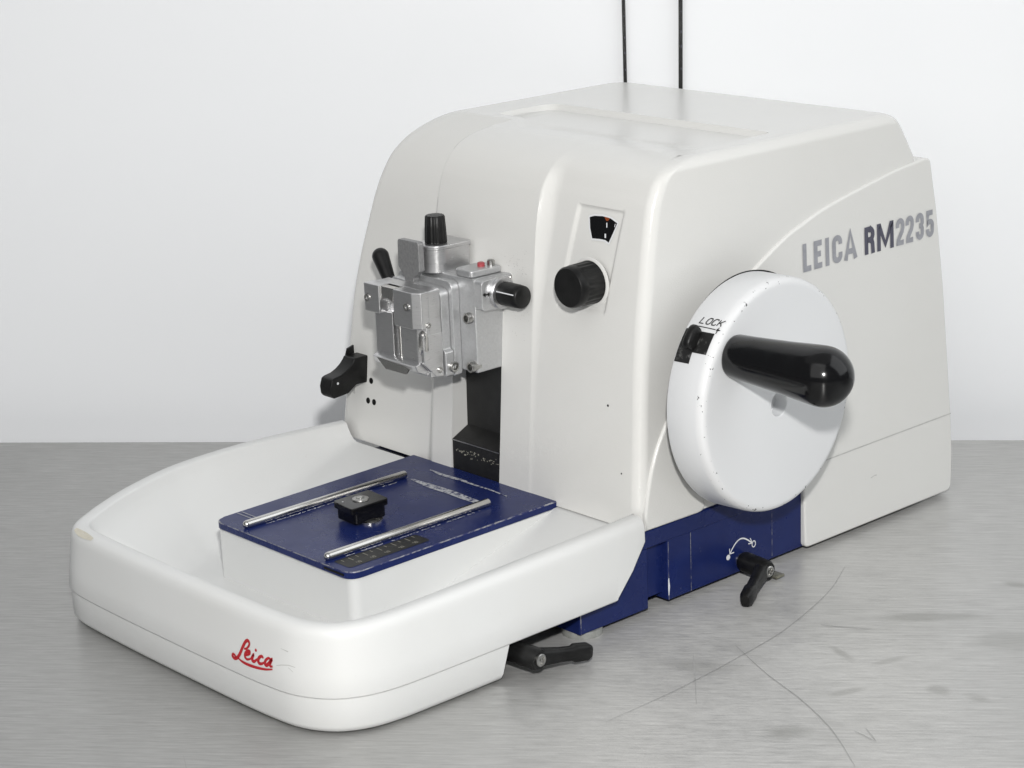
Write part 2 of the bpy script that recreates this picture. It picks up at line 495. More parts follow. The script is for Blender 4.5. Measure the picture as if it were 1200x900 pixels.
# snap the slot top to a row
i_sl = min(range(len(zs)), key=lambda i: abs(zs[i] - SLOTZ)); zs[i_sl] = SLOTZ
RFR, RFL = .0075, .007
xin = []
def span(a, b, n): return [a + (b - a) * k / n for k in range(n)]
xin += span(-.19, XS1 - .0105, 8) + span(XS1 - .0105, XS1 + .0015, 12) + span(XS1 + .0015, SLOT0, 3)
xin += span(SLOT0, SLOT1, 4) + span(SLOT1, XS2 - .001, 4) + span(XS2 - .0012, XS2, 1) + span(XS2, XS2 + .0125, 14)
xin += span(XS2 + .0125, .0515, 62) + span(.0515, .0600, 4)
def outline(z):
    pts = []
    xl, xr, yb = XL(z), XR(z), YB(z)
    yl, yr = YF(-.16, z), YF(.058, z)
    flat = max(0, (z - .25) / .02)
    # back-left corner, left side
    y0 = yb
    for k in range(8):                                   # rounded back-left corner
        a = pi / 2 * k / 7; pts.append((xl + .012 * (1 - sin(a)), y0 - .012 * (1 - cos(a))))
    for k in range(1, 6): pts.append((xl, (y0 - .012) + (yl + RFL - y0 + .012) * k / 6))
    for k in range(9):
        a = pi / 2 * k / 8
        pts.append((xl + RFL * (1 - cos(a)), yl + RFL * (1 - sin(a))))
    xa = xl + RFL
    for x in xin:
        if x < XS1 - .0106: x = xa + (XS1 - .0105 - xa) * (x + .19) / (XS1 - .0105 + .19)
        pts.append((x, YF(x, z)))
    for k in range(11):
        a = pi / 2 * k / 10
        pts.append((xr - RFR * (1 - sin(a)), yr + RFR * (1 - cos(a))))
    n = 26
    for k in range(1, n): pts.append((xr, (yr + RFR) + (yb - .006 - yr - RFR) * k / n))
    for k in range(6):
        a = pi / 2 * k / 5; pts.append((xr - .006 * (1 - cos(a)), yb - .006 + .006 * sin(a)))
    return pts
bm = BM(); rows = []
for z in zs: rows.append([bm.verts.new((x, y, z)) for x, y in outline(z)])
nC = len(rows[0])
# column indices of the slot
def col_of(x): return min(range(nC), key=lambda c: abs(rows[5][c].co.x - x) + (10 if rows[5][c].co.y > .02 else 0))
c0, c1 = col_of(SLOT0), col_of(SLOT1)
for i in range(len(zs) - 1):
    for c in range(nC):
        c2 = (c + 1) % nC
        if c0 <= c < c1 and zs[i + 1] <= SLOTZ + 1e-6: continue
        bm.faces.new((rows[i][c], rows[i][c2], rows[i + 1][c2], rows[i + 1][c]))
# slot side walls and top
for c in (c0, c1):
    prev = None
    for i in range(i_sl + 1):
        v = rows[i][c]; w = bm.verts.new((v.co.x, .030, v.co.z))
        if prev: bm.faces.new((prev[0], v, w, prev[1]))
        prev = (v, w)
# bottom closing (two halves either side of the slot are one n-gon)
bm.faces.new([rows[0][c] for c in range(nC)][::-1])
# top with the shallow tray recess
top = rows[-1]
RX0, RX1, RY0, RY1, RD = -.1485, .0505, .0935, .1490, .0038
loop = rpoly([(RX0, RY0), (-.1280, RY0), (-.0940, .0680), (RX1, .0680), (RX1, RY1), (RX0, RY1)], [.008, .010, .010, .014, .007, .013], 6)
rv = [bm.verts.new((x, y, H)) for x, y in loop]
redge = [bm.edges.new((rv[i], rv[(i + 1) % len(rv)])) for i in range(len(rv))]
tedge = []
for c in range(nC):
    e = bm.edges.get((top[c], top[(c + 1) % nC])); tedge.append(e)
bmesh.ops.triangle_fill(bm, edges=redge + tedge, use_beauty=True)
# recess walls: rounded lip, floor that rises to the front
def rzz(x, y):
    q = sstep((x + .130) / .038); f = RY0 + (.0680 - RY0) * q
    return H - RD * (.05 + .95 * sstep((y - f - .004) / (.012 + .018 * q)))
prevr = rv
nl = len(loop)
def inset(k, d):
    p = Vector(loop[k]); a = Vector(loop[k - 1]); b = Vector(loop[(k + 1) % nl])
    d0 = (p - a).normalized(); d1 = (b - p).normalized(); n = (Vector((-d0.y, d0.x)) + Vector((-d1.y, d1.x))).normalized()
    return p + n * d
for ins, f in ((.0002, .02), (.0028, .93), (.0036, 1.0)):
    cur = []
    for k in range(nl):
        q = inset(k, ins); cur.append(bm.verts.new((q.x, q.y, H + (rzz(q.x, q.y) - H) * f)))
    for i in range(nl):
        j = (i + 1) % nl; bm.faces.new((prevr[i], prevr[j], cur[j], cur[i]))
    prevr = cur
# recess floor as a fine grid strip set so that it can rise to the front
fl = bmesh.ops.triangle_fill(bm, edges=[bm.edges.get((prevr[i], prevr[(i + 1) % nl])) for i in range(nl)], use_beauty=True)
ff = [g for g in fl['geom'] if isinstance(g, bmesh.types.BMFace)]
for yy in (.0745, .078, .082, .087, .0935, .0985, .105):
    gm = ff + list({e for f_ in ff for e in f_.edges}) + list({v for f_ in ff for v in f_.verts})
    rr_ = bmesh.ops.bisect_plane(bm, geom=gm, plane_co=(0, yy, 0), plane_no=(0, 1, 0))
    ff = [g for g in rr_['geom'] if isinstance(g, bmesh.types.BMFace)]
for v in {v for f_ in ff for v in f_.verts}:
    if v not in prevr: v.co.z = rzz(v.co.x, v.co.y)
housing = obj('housing', bm, 'ivory', mt, sharp=42, wn=True)

# black cover behind the slot: upper plate and lower block with a sloping top
bm = BM()
prism(bm, [(-.0012, .045), (-.0005, .0772), (.0128, .0835), (.0148, .187), (.034, .187), (.034, .045)], 'x', SLOT0 + .0004, SLOT1 - .0004)
slotc = obj('slot_cover', bm, 'slot_black', housing, sharp=20)
bm = BM()
ribbon(bm, [(SLOT0 + .0006, .0770), (-.07, .0771), (SLOT1 - .0006, .0770)], .0007, lambda x, z: Vector((x, -.0012 - .00012, z)))
obj('worn_edge', bm, 'screw', slotc)
bm = BM()
for k in range(46):
    x = random.uniform(SLOT0 + .003, SLOT1 - .002); z = .0705 + random.gauss(0, .0013) - (x - SLOT0) * .02
    disc(bm, (x, z), random.uniform(.0002, .0007), lambda a, b: Vector((a, -.0009 - .00045 + (b - .045) * .0007 / .032, b)), 7, random.uniform(.0002, .0006))
obj('scuff_mark', bm, 'scale_grey', slotc)

# holes, seams, marks on the front
def fmap(off=-.0002): return lambda x, z: Vector((x, YF(x, z) + off, z))
for x, z in ((-.1838, .0972), (-.1862, .0832), (-.1798, .0833)):
    bm = BM(); disc(bm, (x, z), .0021, fmap(), 18); obj('vent_hole', bm, 'dark', housing)
bm = BM(); box(bm, -.2033, -.2008, .0050, .0068, .0735, .0925); obj('lever_slot', bm, 'grime', housing)
bm = BM(); disc(bm, (-.2022, .0735), .0016, lambda x, z: Vector((x, .0046, z)), 12); obj('slot_end_screw', bm, 'screw', housing)
bm = BM(); disc(bm, (.0473, .1265), .0008, fmap(), 10); obj('paint_chip', bm, 'ink_black', housing)
bm = BM(); disc(bm, (.0605, .0875), .0006, fmap(), 8); obj('paint_chip', bm, 'ink_black', housing)
bm = BM()
for k in range(60):
    x = random.gauss(-.035, .006); z = random.gauss(.198, .006)
    disc(bm, (x, z), random.uniform(.0001, .00035), fmap(-.00015), 6)
for k in range(30):
    x = random.gauss(-.030, .004); z = random.gauss(.166, .008)
    disc(bm, (x, z), random.uniform(.0001, .0003), fmap(-.00015), 6)
obj('grime_specks', bm, 'grime', housing)

# indicator window on the recessed control panel
WIN = [(.0175, .2347), (.0218, .236), (.029, .2367), (.0358, .2362), (.0422, .2339), (.0396, .2275), (.0366, .2209), (.0331, .2222), (.0286, .2222), (.0219, .2217), (.0191, .2279)]
wr = rpoly(WIN, .0009, 3)
bm = BM(); polyfill(bm, wr, fmap(-.0003)); win = obj('indicator_window', bm, 'gloss', housing)
bm = BM(); ribbon(bm, [*wr], .0011, fmap(-.00042), True); obj('window_bezel', bm, 'wheel', win)
bm = BM()
ribbon(bm, [(.0330, .2328), (.0334, .2301)], .0008, fmap(-.0005)); ribbon(bm, [(.0328, .2264), (.0332, .2240)], .0012, fmap(-.0005))
ribbon(bm, [(.0401, .2331), (.0397, .2312)], .0005, fmap(-.0005)); obj('window_tick', bm, 'ink_white', win)
bm = BM(); polyfill(bm, [(.0302, .2361), (.0350, .2358), (.0339, .2340), (.0324, .2338)], fmap(-.0005)); obj('window_pointer', bm, 'orange', win)
# coarse feed knob
bm = BM()
def flu(th, a): return 1 + .018 * cos(th * 22) * (1 if .003 < a < .0165 else 0)
lathe(bm, (.0268, .0155, .1975), (0, -1, 0), [(0, 0), (.0122, 0), (.0131, .0006), (.0131, .0030), (.0129, .0036), (.0127, .0115), (.0127, .0160), (.0126, .0166), (.0127, .0172), (.0125, .0213), (.0116, .0226), (0, .0227)], 132, flute=flu)
kn = obj('feed_knob', bm, 'black', mt, sharp=50)
# rim ring at the foot of the knob
bm = BM(); lathe(bm, (.0268, .0128, .1975), (0, -1, 0), [(.0132, 0), (.0150, 0), (.0152, .0008), (.0140, .0014), (.0132, .0014)], 64)
obj('knob_collar', bm, 'ivory', kn)

# ---- side cover: follows the draft of the side
def XS(z): return .0797 - K * (z - .004)
arc = [(.2740, .2372), (.2695, .2366), (.2450, .2342), (.2209, .2303), (.1930, .2254), (.1701, .2205), (.1520, .2150), (.137, .2100), (.117, .2005), (.095, .188), (.072, .170), (.052, .151), (.037, .134), (.0268, .1203), (.016, .1045), (.0095, .0905), (.0052, .0766), (.0022, .0640)]
arc = [tuple(p) for p in catmull(arc, 4)]
WC = Vector((.12, .0747, .1305)); WN = Vector((1, .05, .015)).normalized()
E1 = (Vector((0, 1, 0)) - WN * WN.y).normalized(); E2 = WN.cross(E1)
hc = (.0935, .1150); hr = .0570
poly = list(arc) + [(.0022, .0545)]
poly += rpoly([(.0022, .0545), (.0565, .0538), (.0475, .075)], [0, .006, 0], 5)[1:-1]
a0 = math.atan2(.080 - hc[1], .0475 - hc[0])
if a0 < 0: a0 += 2 * pi
aend = math.asin(max(-1, (.085 - hc[1]) / hr))
N = 48
st = a0; en = -1 * (math.acos((.1455 - hc[0]) / hr)) if abs(.1455 - hc[0]) < hr else 0
# clockwise (decreasing angle) over the top of the well to the front edge of the lower cover
for k in range(N + 1):
    a = st + (en - st) * k / N
    poly.append((hc[0] + hr * cos(a), hc[1] + hr * sin(a)))
poly += [(.1452, .03)] + rpoly([(.1452, .03), (.1452, .004), (.2975, .004)], [0, .004, 0], 4)[1:-1]
poly += rpoly([(.1452, .004), (.2985, .004), (.3, .03)], [0, .006, 0], 4)[1:-1]
poly += [(.3, .03), (.2991, .0582), (.2964, .0972), (.2923, .151), (.2864, .2011), (.2815, .2290)]
poly += rpoly([(.2815, .2290), (.2803, .2362), (.2740, .2372)], [0, .005, 0], 5)[1:-1]
# drop near-duplicates
pp = []
for p in poly:
    if not pp or math.hypot(p[0] - pp[-1][0], p[1] - pp[-1][1]) > .0006: pp.append(p)
if math.hypot(pp[0][0] - pp[-1][0], pp[0][1] - pp[-1][1]) < .0006: pp.pop()
area2 = sum(pp[k - 1][0] * pp[k][1] - pp[k][0] * pp[k - 1][1] for k in range(len(pp)))
sgn = 1 if area2 > 0 else -1
def pin(k, d):
    p = Vector(pp[k]); a = Vector(pp[k - 1]); b = Vector(pp[(k + 1) % len(pp)])
    d0 = (p - a).normalized(); d1 = (b - p).normalized()
    n0 = Vector((-d0.y, d0.x)) * sgn; n1 = Vector((-d1.y, d1.x)) * sgn; m = (n0 + n1).normalized()
    return p + m * d / max(.6, m.dot(n0))
bm = BM(); prevl = None
for ins, dx in ((0, -.010), (0, -.0016), (.0001, -.0010), (.0005, -.0004), (.0011, -.00008), (.0017, 0)):
    cur = []
    for k in range(len(pp)):
        q = pin(k, ins); cur.append(bm.verts.new((XS(q.y) + .0006 + dx, q.x, q.y)))
    if prevl:
        for k in range(len(pp)):
            k2 = (k + 1) % len(pp); bm.faces.new((prevl[k], prevl[k2], cur[k2], cur[k]))
    prevl = cur
bmesh.ops.triangle_fill(bm, edges=[bm.edges.get((prevl[k], prevl[(k + 1) % len(pp)])) for k in range(len(pp))], use_beauty=True)
cover = obj('side_cover', bm, 'ivory', mt, sharp=46, wn=True)
def smap(off=.0004): return lambda y, z: Vector((XS(z) + .0006 + off, y, z))
bm = BM(); ribbon(bm, [(.105, .0575), (.14, .0577), (.2, .0581), (.25, .0583), (.2985, .0584)], .0008, smap(.00015)); obj('cover_seam', bm, 'grime', cover)
bm = BM(); ribbon(bm, [(.2120, .0345), (.2160, .0352), (.2180, .0350)], .0006, smap(.00015)); obj('cover_scuff', bm, 'grime', cover)
# dark well behind the wheel
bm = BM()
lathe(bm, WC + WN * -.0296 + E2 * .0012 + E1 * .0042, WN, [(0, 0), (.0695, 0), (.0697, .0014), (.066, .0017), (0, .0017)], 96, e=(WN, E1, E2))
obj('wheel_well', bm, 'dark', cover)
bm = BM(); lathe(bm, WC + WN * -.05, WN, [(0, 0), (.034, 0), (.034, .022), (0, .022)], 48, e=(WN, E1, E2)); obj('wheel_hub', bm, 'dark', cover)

# lettering on the side cover, condensed capitals drawn as strokes
ST = .0036
def letter(ch, x0, x1, z0, z1):
    w, h = x1 - x0, z1 - z0; s = ST / 2; X = lambda u: x0 + s + u * (w - 2 * s); Z = lambda v: z0 + s + v * (h - 2 * s)
    ex = s / max(1e-6, (h - 2 * s))          # ends that reach past the stroke centre
    def arcp(cx, cz, rx, rz, a0, a1, n=9): return [(cx + rx * cos(radians(a0 + (a1 - a0) * k / n)), cz + rz * sin(radians(a0 + (a1 - a0) * k / n))) for k in range(n + 1)]
    G = {
     'L': [[(0, 1 + ex), (0, 0), (1.2, 0)]],
     'E': [[(1.2, 1), (0, 1), (0, 0), (1.2, 0)], [(0, .52), (1.0, .52)]],
     'I': [[(.5, -ex), (.5, 1 + ex)]],
     'C': [[(1, .70)] + arcp(.5, .80, .5, .2, 0, 180) + arcp(.5, .2, .5, .2, 180, 360) + [(1, .34)]],
     'A': [[(-.06, -ex), (.5, 1.0 + ex), (1.06, -ex)], [(.16, .25), (.84, .25)]],
     'R': [[(0, -ex), (0, 1), (.55, 1)] + arcp(.55, .76, .45, .24, 90, -90) + [(.1, .52)], [(.5, .52), (.86, .44), (.95, .3), (1.0, -ex)]],
     'M': [[(0, -ex), (0, 1), (.06, 1), (.5, .12), (.94, 1), (1, 1), (1, -ex)]],
     '2': [[(0, .70)] + arcp(.5, .8, .5, .2, 180, 0) + [(1, .66), (.85, .5), (.12, .14), (.05, 0), (1.15, 0)]],
     '3': [[(0, .72)] + arcp(.5, .8, .5, .2, 180, 0) + [(1, .66), (.8, .53), (.4, .52)], [(.4, .52), (.8, .51), (1, .38)] + arcp(.5, .2, .5, .2, 0, -180) + [(0, .28)]],
     '5': [[(1.1, 1), (.08, 1), (.0, .5), (.15, .56)] + arcp(.5, .42, .5, .18, 100, 0) + arcp(.5, .2, .5, .2, 0, -180) + [(0, .27)]],
    }[ch]
    return [[(X(u), Z(v)) for u, v in st] for st in G]
def letters(name, spec, mat, st=None):
    bm = BM()
    for ch, a, b in spec:
        for s in letter(ch, a, b, .1842, .2021):
            off = .0004 + .00004 * random.random()
            ribbon(bm, s, ST, smap(off))
    return obj(name, bm, mat, cover)
letters('lettering', [('L', .1501, .1587), ('E', .1606, .1692), ('I', .1718, .1754), ('C', .1784, .1882), ('A', .1902, .2025)], 'ink_grey')
ST = .0037
letters('lettering', [('R', .2104, .2206), ('M', .2230, .2400)], 'ink_dark')
ST = .0034
letters('lettering', [('2', .2424, .2512), ('2', .2525, .2611), ('3', .2632, .2716), ('5', .2739, .2823)], 'ink_grey')

# ---- blue base
bm = BM()
box(bm, -.19, .0762, -.0524, .0050, .0040, .0340, .0008)                 # front foot block
box(bm, .0680, .0761, -.0523, .0049, .0300, .0425, .0006)
box(bm, -.20, .0712, .0004, .0225, .0085, .0430, 0)                      # recessed bay
box(bm, -.20, .0762, .0222, .1500, .0040, .0440, .0008)
box(bm, .0600, .0765, -.0008, .1500, .0425, .0535, .0008)                # upper lip
box(bm, .0600, .0755, .0400, .1500, .0530, .0900, 0)
box(bm, -.20, .0700, .1490, .2780, .0040, .0600, 0)
base = obj('base', bm, 'blue', mt, sharp=46, wn=True)
bm = BM()
bmap = lambda off=.0003: (lambda y, z: Vector((.0762 + off, y, z)))
for y, z0, z1, w in ((.0222, .0041, .042, .00045), (.1165, .006, .05, .0004), (.0418, .0045, .0425, .0005), (-.0522, .0045, .018, .0008)):
    bm = BM(); ribbon(bm, [(y + .0004, z0), (y + .0004, (z0 + z1) / 2), (y + .0004, z1)], w, bmap()); obj('worn_line', bm, 'worn', base)
bm = BM(); ribbon(bm, [(.0224, .0075), (.0226, .0130), (.0224, .0185)], [.0006, .0016, .0008], bmap(.0004)); obj('paint_chip', bm, 'ink_white', base)
# turning arrow printed on the base
bm = BM()
P0, P1, P2 = (.0772, .0185), (.0868, .0290), (.0972, .0205)
ac = [(.0775 + (.0206) * k / 14, .0186 + .0066 * sin(pi * (k / 14) ** .9) + .0014 * k / 14) for k in range(15)]
ribbon(bm, ac, .0009, bmap())
ribbon(bm, [(.0770, .0222), (.0773, .0187), (.0812, .0186)], .0007, bmap(.0004))
ribbon(bm, [(.0944, .0206), (.0983, .0199), (.0962, .0238)], .0007, bmap(.0004))
disc(bm, (.0758, .0168), .0018, bmap(.0004), 16)
ribbon(bm, [(.0994 + .0016 * cos(2 * pi * k / 18), .0192 + .0020 * sin(2 * pi * k / 18)) for k in range(18)], .0007, bmap(.0005), True)
obj('arrow_mark', bm, 'ink_white', base)
bm = BM(); lathe(bm, (.0655, -.0405, 0), (0, 0, 1), [(0, 0), (.0122, 0), (.0124, .0008), (.0120, .0042), (0, .0042)], 40)
obj('rubber_foot', bm, 'rubber', base)
for p in ((-.16, -.04), (.05, .24), (-.16, .24)):
    bm = BM(); lathe(bm, (p[0], p[1], 0), (0, 0, 1), [(0, 0), (.0122, 0), (.0124, .0008), (.0120, .0042), (0, .0042)], 32); obj('rubber_foot', bm, 'rubber', base)
bm = BM(); box(bm, .0600, .0980, .0965, .1040, .0018, .0034, .0003); obj('slide_plate', bm, 'brass', base)
# ---- clamping levers
def clamp_lever(hub0, hub1, tip, r, parent):
    hub0, hub1, tip = Vector(hub0), Vector(hub1), Vector(tip)
    L = (hub1 - hub0).length
    bm = BM()
    lathe(bm, hub0, hub1 - hub0, [(0, .002), (r * .92, .002), (r, .004), (r, L - .002), (r * .86, L), (r * .6, L), (.0, L)], 32)
    n = (hub1 - hub0).normalized(); s = hub1 - n * (r * .75); d = (tip - s)
    # arm: flattened bar that widens into a grip
    u = d.normalized(); side = u.cross(n).normalized(); nn = side.cross(u)
    secs = [(0.0, r * .88, r * .72), (.2, r * .74, r * .66), (.45, r * .62, r * .58), (.66, r * .62, r * .56), (.70, r * .80, r * .62), (.93, r * .78, r * .60), (1.0, r * .55, r * .42)]
    rings = []
    for tt, a, b in secs:
        c = s + d * tt; ring = []
        for k in range(20):
            th = 2 * pi * k / 20; ca, sa = cos(th), sin(th)
            px = math.copysign(abs(ca) ** .6, ca) * a; pz = math.copysign(abs(sa) ** .6, sa) * b
            ring.append(bm.verts.new(c + side * px + nn * pz))
        rings.append(ring)
    for A_, B_ in zip(rings, rings[1:]):
        for k in range(20): bm.faces.new((A_[k], A_[(k + 1) % 20], B_[(k + 1) % 20], B_[k]))
    bm.faces.new(rings[-1]); bm.faces.new(rings[0][::-1])
    o = obj('clamping_lever', bm, 'black', parent, sharp=40)
    bm = BM(); lathe(bm, hub0, n, [(0, 0), (r * .72, 0), (r * .72, .0025), (0, .0025)], 24); obj('lever_stud', bm, 'screw', o)
    bm = BM(); lathe(bm, hub1 + n * .0001, n, [(0, 0), (r * .56, 0), (r * .56, .0012), (r * .46, .0016), (r * .36, .0016), (r * .30, .0004), (r * .12, .0004), (r * .08, .0014), (0, .0014)], 24)
    obj('lever_screw', bm, 'screw', o)
    return o
lv1 = clamp_lever((.0762, .0880, .0115), (.1000, .0866, .0108), (.1130, .0505, .0050), .0064, mt)
lv2 = clamp_lever((.0740, -.1075, .0128), (.1000, -.1065, .0135), (.1035, -.0705, .0085), .0066, mt)
bm = BM()
for k in range(7): box(bm, .1045 - .0003, .1062, -.0930 + k * .0004, -.0928 + k * .0004, .012, .0145)
bm.free()

# ---- handwheel
bm = BM()
RB = .0711
prof = [(.0655, 0), (.0672, -.0001), (.0688, -.0006), (.0698, -.0016), (.0705, -.0030), (.0709, -.0046), (.0710, -.0062), (RB, -.0262), (.0706, -.0271), (.0698, -.0275), (.05, -.0276), (0, -.0276)]
lathe(bm, WC, WN, prof, 144, e=(WN, E1, E2), mats=[0, 1, 1, 1, 1, 0, 0, 0, 0, 0, 0, 0])
bm.verts.ensure_lookup_table()
ringv = bm.verts[:144]
HC, HR = (-.0005, -.0050), .0078
hv = [bm.verts.new(WC + E1 * (HC[0] + HR * cos(2 * pi * k / 40)) + E2 * (HC[1] + HR * sin(2 * pi * k / 40))) for k in range(40)]
he = [bm.edges.new((hv[k], hv[(k + 1) % 40])) for k in range(40)]
re_ = [bm.edges.get((ringv[k], ringv[(k + 1) % 144])) for k in range(144)]
bmesh.ops.triangle_fill(bm, edges=he + re_, use_beauty=True)
prevr = hv
for ins, dp in ((.0004, .0004), (.0005, .009)):
    cur = [bm.verts.new(WC - WN * dp + E1 * (HC[0] + (HR - ins) * cos(2 * pi * k / 40)) + E2 * (HC[1] + (HR - ins) * sin(2 * pi * k / 40))) for k in range(40)]
    for k in range(40): bm.faces.new((prevr[k], prevr[(k + 1) % 40], cur[(k + 1) % 40], cur[k]))
    prevr = cur
bm.faces.new(prevr)
wheel = obj('handwheel', bm, ['wheel', 'wheel_edge'], mt, sharp=38)
def cmap(off): return lambda a, th: WC + WN * a + (E1 * cos(radians(th)) + E2 * sin(radians(th))) * (.0710 + (RB - .0710) * (-.0062 - a) / .02 + off)
def cpatch(bm, a0, a1, t0, t1, off, n=10):
    m = cmap(off); g = [[bm.verts.new(m(a0 + (a1 - a0) * i, t0 + (t1 - t0) * j / n)) for j in range(n + 1)] for i in (0, 1)]
    for j in range(n): bm.faces.new((g[0][j], g[1][j], g[1][j + 1], g[0][j + 1]))
bm = BM(); cpatch(bm, -.0262, -.0152, 136.8, 153.6, .00025, 16); cpatch(bm, -.0152, -.0050, 137.1, 148.0, .00025, 12)
slot = obj('lock_slot', bm, 'worn_black', wheel)
# the lock knob, a rounded block standing out of the slot
bm = BM(); t = BM(); bmesh.ops.create_cube(t, size=1)
bmesh.ops.bevel(t, geom=t.edges[:], offset=.32, segments=4, profile=.5, affect='EDGES')
for v in t.verts:
    a = -.0166 + v.co.x * .0062; th = 141.8 + v.co.y * 11.2; rr = .0710 + .0035 + v.co.z * .009
    v.co = WC + WN * a + (E1 * cos(radians(th)) + E2 * sin(radians(th))) * rr
merge(bm, t); obj('lock_knob', bm, 'black', wheel, sharp=60)
# LOCK lettering and arrow; x runs along the axis, height along the rim
RADM = 180 / pi / .0725
def lk(off):
    m = cmap(off); return lambda a, h: m(a, 132.9 - h * RADM)
bm = BM(); sw = .00075; ca = -.0196; ch_w, ch_h, gap, sl = .0031, .0043, .0012, .0013
shapes = {'L': [[(0, 1), (0, 0), (1, 0)]], 'O': [[(.25, 0), (.75, 0), (1, .25), (1, .75), (.75, 1), (.25, 1), (0, .75), (0, .25), (.25, 0)]],
          'C': [[(1, .8), (.8, 1), (.25, 1), (0, .75), (0, .25), (.25, 0), (.8, 0), (1, .2)]], 'K': [[(0, 0), (0, 1)], [(1, 1), (.12, .42)], [(.35, .6), (1, 0)]]}
for q, chh in enumerate('LOCK'):
    for s in shapes[chh]:
        ribbon(bm, [(ca + q * (ch_w + gap) + u * ch_w + v * sl, v * ch_h) for u, v in s], sw, lk(.0002 + .00004 * random.random()))
ribbon(bm, [(-.0202, -.0022), (-.0110, -.0024), (-.0058, -.0026)], .0006, lk(.0002))
polyfill(bm, [(-.0052, -.0017), (-.0020, -.0027), (-.0052, -.0036)], lk(.00022))
ribbon(bm, [(-.0010, -.0008), (-.0014, -.0052)], .0006, lambda a, h: WC + WN * (a - .003) + (E1 * cos(radians(132.9 - h * RADM)) + E2 * sin(radians(132.9 - h * RADM))) * .0713)
obj('lettering', bm, 'ink_black', wheel)
# crank handle
hb = WC + E1 * -.0408 + E2 * .0336
HN = (WN * .0625 + E1 * .0022 - E2 * .0028).normalized()
HE1 = (E1 - HN * E1.dot(HN)).normalized(); HE2 = HN.cross(HE1)
bm = BM()
pr = [(0, .0003), (.0112, .0003), (.0124, .0010), (.0129, .0025), (.0138, .018), (.0153, .038), (.0170, .056), (.0174, .0615)]
pr += [(.0174 * cos(a * pi / 24), .0625 + .0176 * sin(a * pi / 24)) for a in range(1, 12)] + [(0, .0801)]
lathe(bm, hb - HN * .001, HN, pr, 64, e=(HN, HE1, HE2))
obj('crank_handle', bm, 'gloss', wheel, sharp=50)

# ---- waste tray
RIM = [(-.213, .0), (-.2200, -.030), (-.2262, -.064), (-.2282, -.098), (-.2255, -.135), (-.2145, -.172), (-.2020, -.1995), (-.1890, -.2218), (-.1795, -.2335), (-.1660, -.2392), (-.140, -.2410), (-.10, -.2418), (-.05, -.2420), (0, -.2418), (.030, -.2408), (.052, -.2378), (.0690, -.2285), (.0785, -.2140), (.0822, -.196), (.0830, -.170), (.0830, -.130), (.0828, -.09), (.0825, -.05), (.0815, .0)]
NR = 150
rim = resample(catmull(RIM, 8), NR)
nrm = []
for i in range(NR):
    d = (rim[min(NR - 1, i + 1)] - rim[max(0, i - 1)]).normalized(); nrm.append(Vector((d.y, -d.x)) * -1)
c_ = Vector((-.07, -.1))
for i in range(NR):
    if nrm[i].dot(rim[i] - c_) < 0: nrm[i] = -nrm[i]
def zr(y): return .0612 + .0048 * max(0, min(1, (y + .24) / .24))
def rear(z): return interp([(.02, -.034), (.027, -.0285), (.0475, -.0045), (.06, -.0035), (.08, -.0035)], z)
bm = BM()
outer = [(-.006, .0226), (.0034, .0225), (.0047, .0228), (.0050, .0236), (.0035, .036), (.0020, .048), (.0013, .0540), (.0009, .0563), (.0001, .0583), (-.0010, .0597), (-.0026, .0606), (-.0044, .0610), (-.0094, .0608)]
rws = []
for off, z in outer:
    row = []
    for i in range(NR):
        p = rim[i] + nrm[i] * off
        zz = z + (zr(p.y) - .0611) * max(0, (z - .0226) / .0385)
        y = min(p.y, rear(zz)) if i > NR // 2 else min(p.y, -.0003)
        row.append(bm.verts.new((p.x, y, zz)))
    rws.append(row)
# inside surface
FLOOR = .0205
def wsel(i): return sstep((NR * .375 - i) / (NR * .06))         # 1 on the left wall, 0 on the front and right walls
def inz(i, d, x, y):
    R = zr(y)
    r = .0052
    z_lip = R - (r - sqrt(max(0, r * r - min(d, r) ** 2)))
    steep = 3.2 * (1 - wsel(i)) + .74 * wsel(i)
    dd = max(0, d - .0014)
    zw = R - .0014 - dd * steep - (0.006 * (1 - math.exp(-dd / .004)))
    if d < .0014: zw = R - .0004 - .0010 * (d / .0014) ** 2
    ramp_ = .0540 + min(0, y + .004) * .27
    flo = smax(FLOOR, min(ramp_, .0540), .004)
    return smax(zw, flo, .0032)
ts = [0.0005, .0010, .0014, .0020, .0028, .0040, .0052, .008, .011, .0145, .019, .024, .030, .037, .045, .054, .064, .076, .09]
crest = [rim[i] - nrm[i] * .0094 for i in range(NR)]
for tdist in ts:
    row = []
    for i in range(NR):
        c = crest[i]; y0 = min(c.y, -.0003); c = Vector((c.x, y0))
        tgt = Vector((max(-.108, min(-.012, c.x)), max(-.145, min(-.0003, c.y))))
        L = (tgt - c).length; d = min(tdist, L * (.9 + .1 * tdist / .09))
        p = c.lerp(tgt, min(1, d / L)) if L > 1e-6 else tgt
        # distance to the rim counts across the wall
        row.append(bm.verts.new((p.x, p.y, inz(i, d, p.x, p.y))))
    rws.append(row)
for A_, B_ in zip(rws, rws[1:]):
    for i in range(NR - 1):
        try: bm.faces.new((A_[i], A_[i + 1], B_[i + 1], B_[i]))
        except ValueError: pass
tray = obj('section_tray', bm, 'tray', mt, sharp=60)
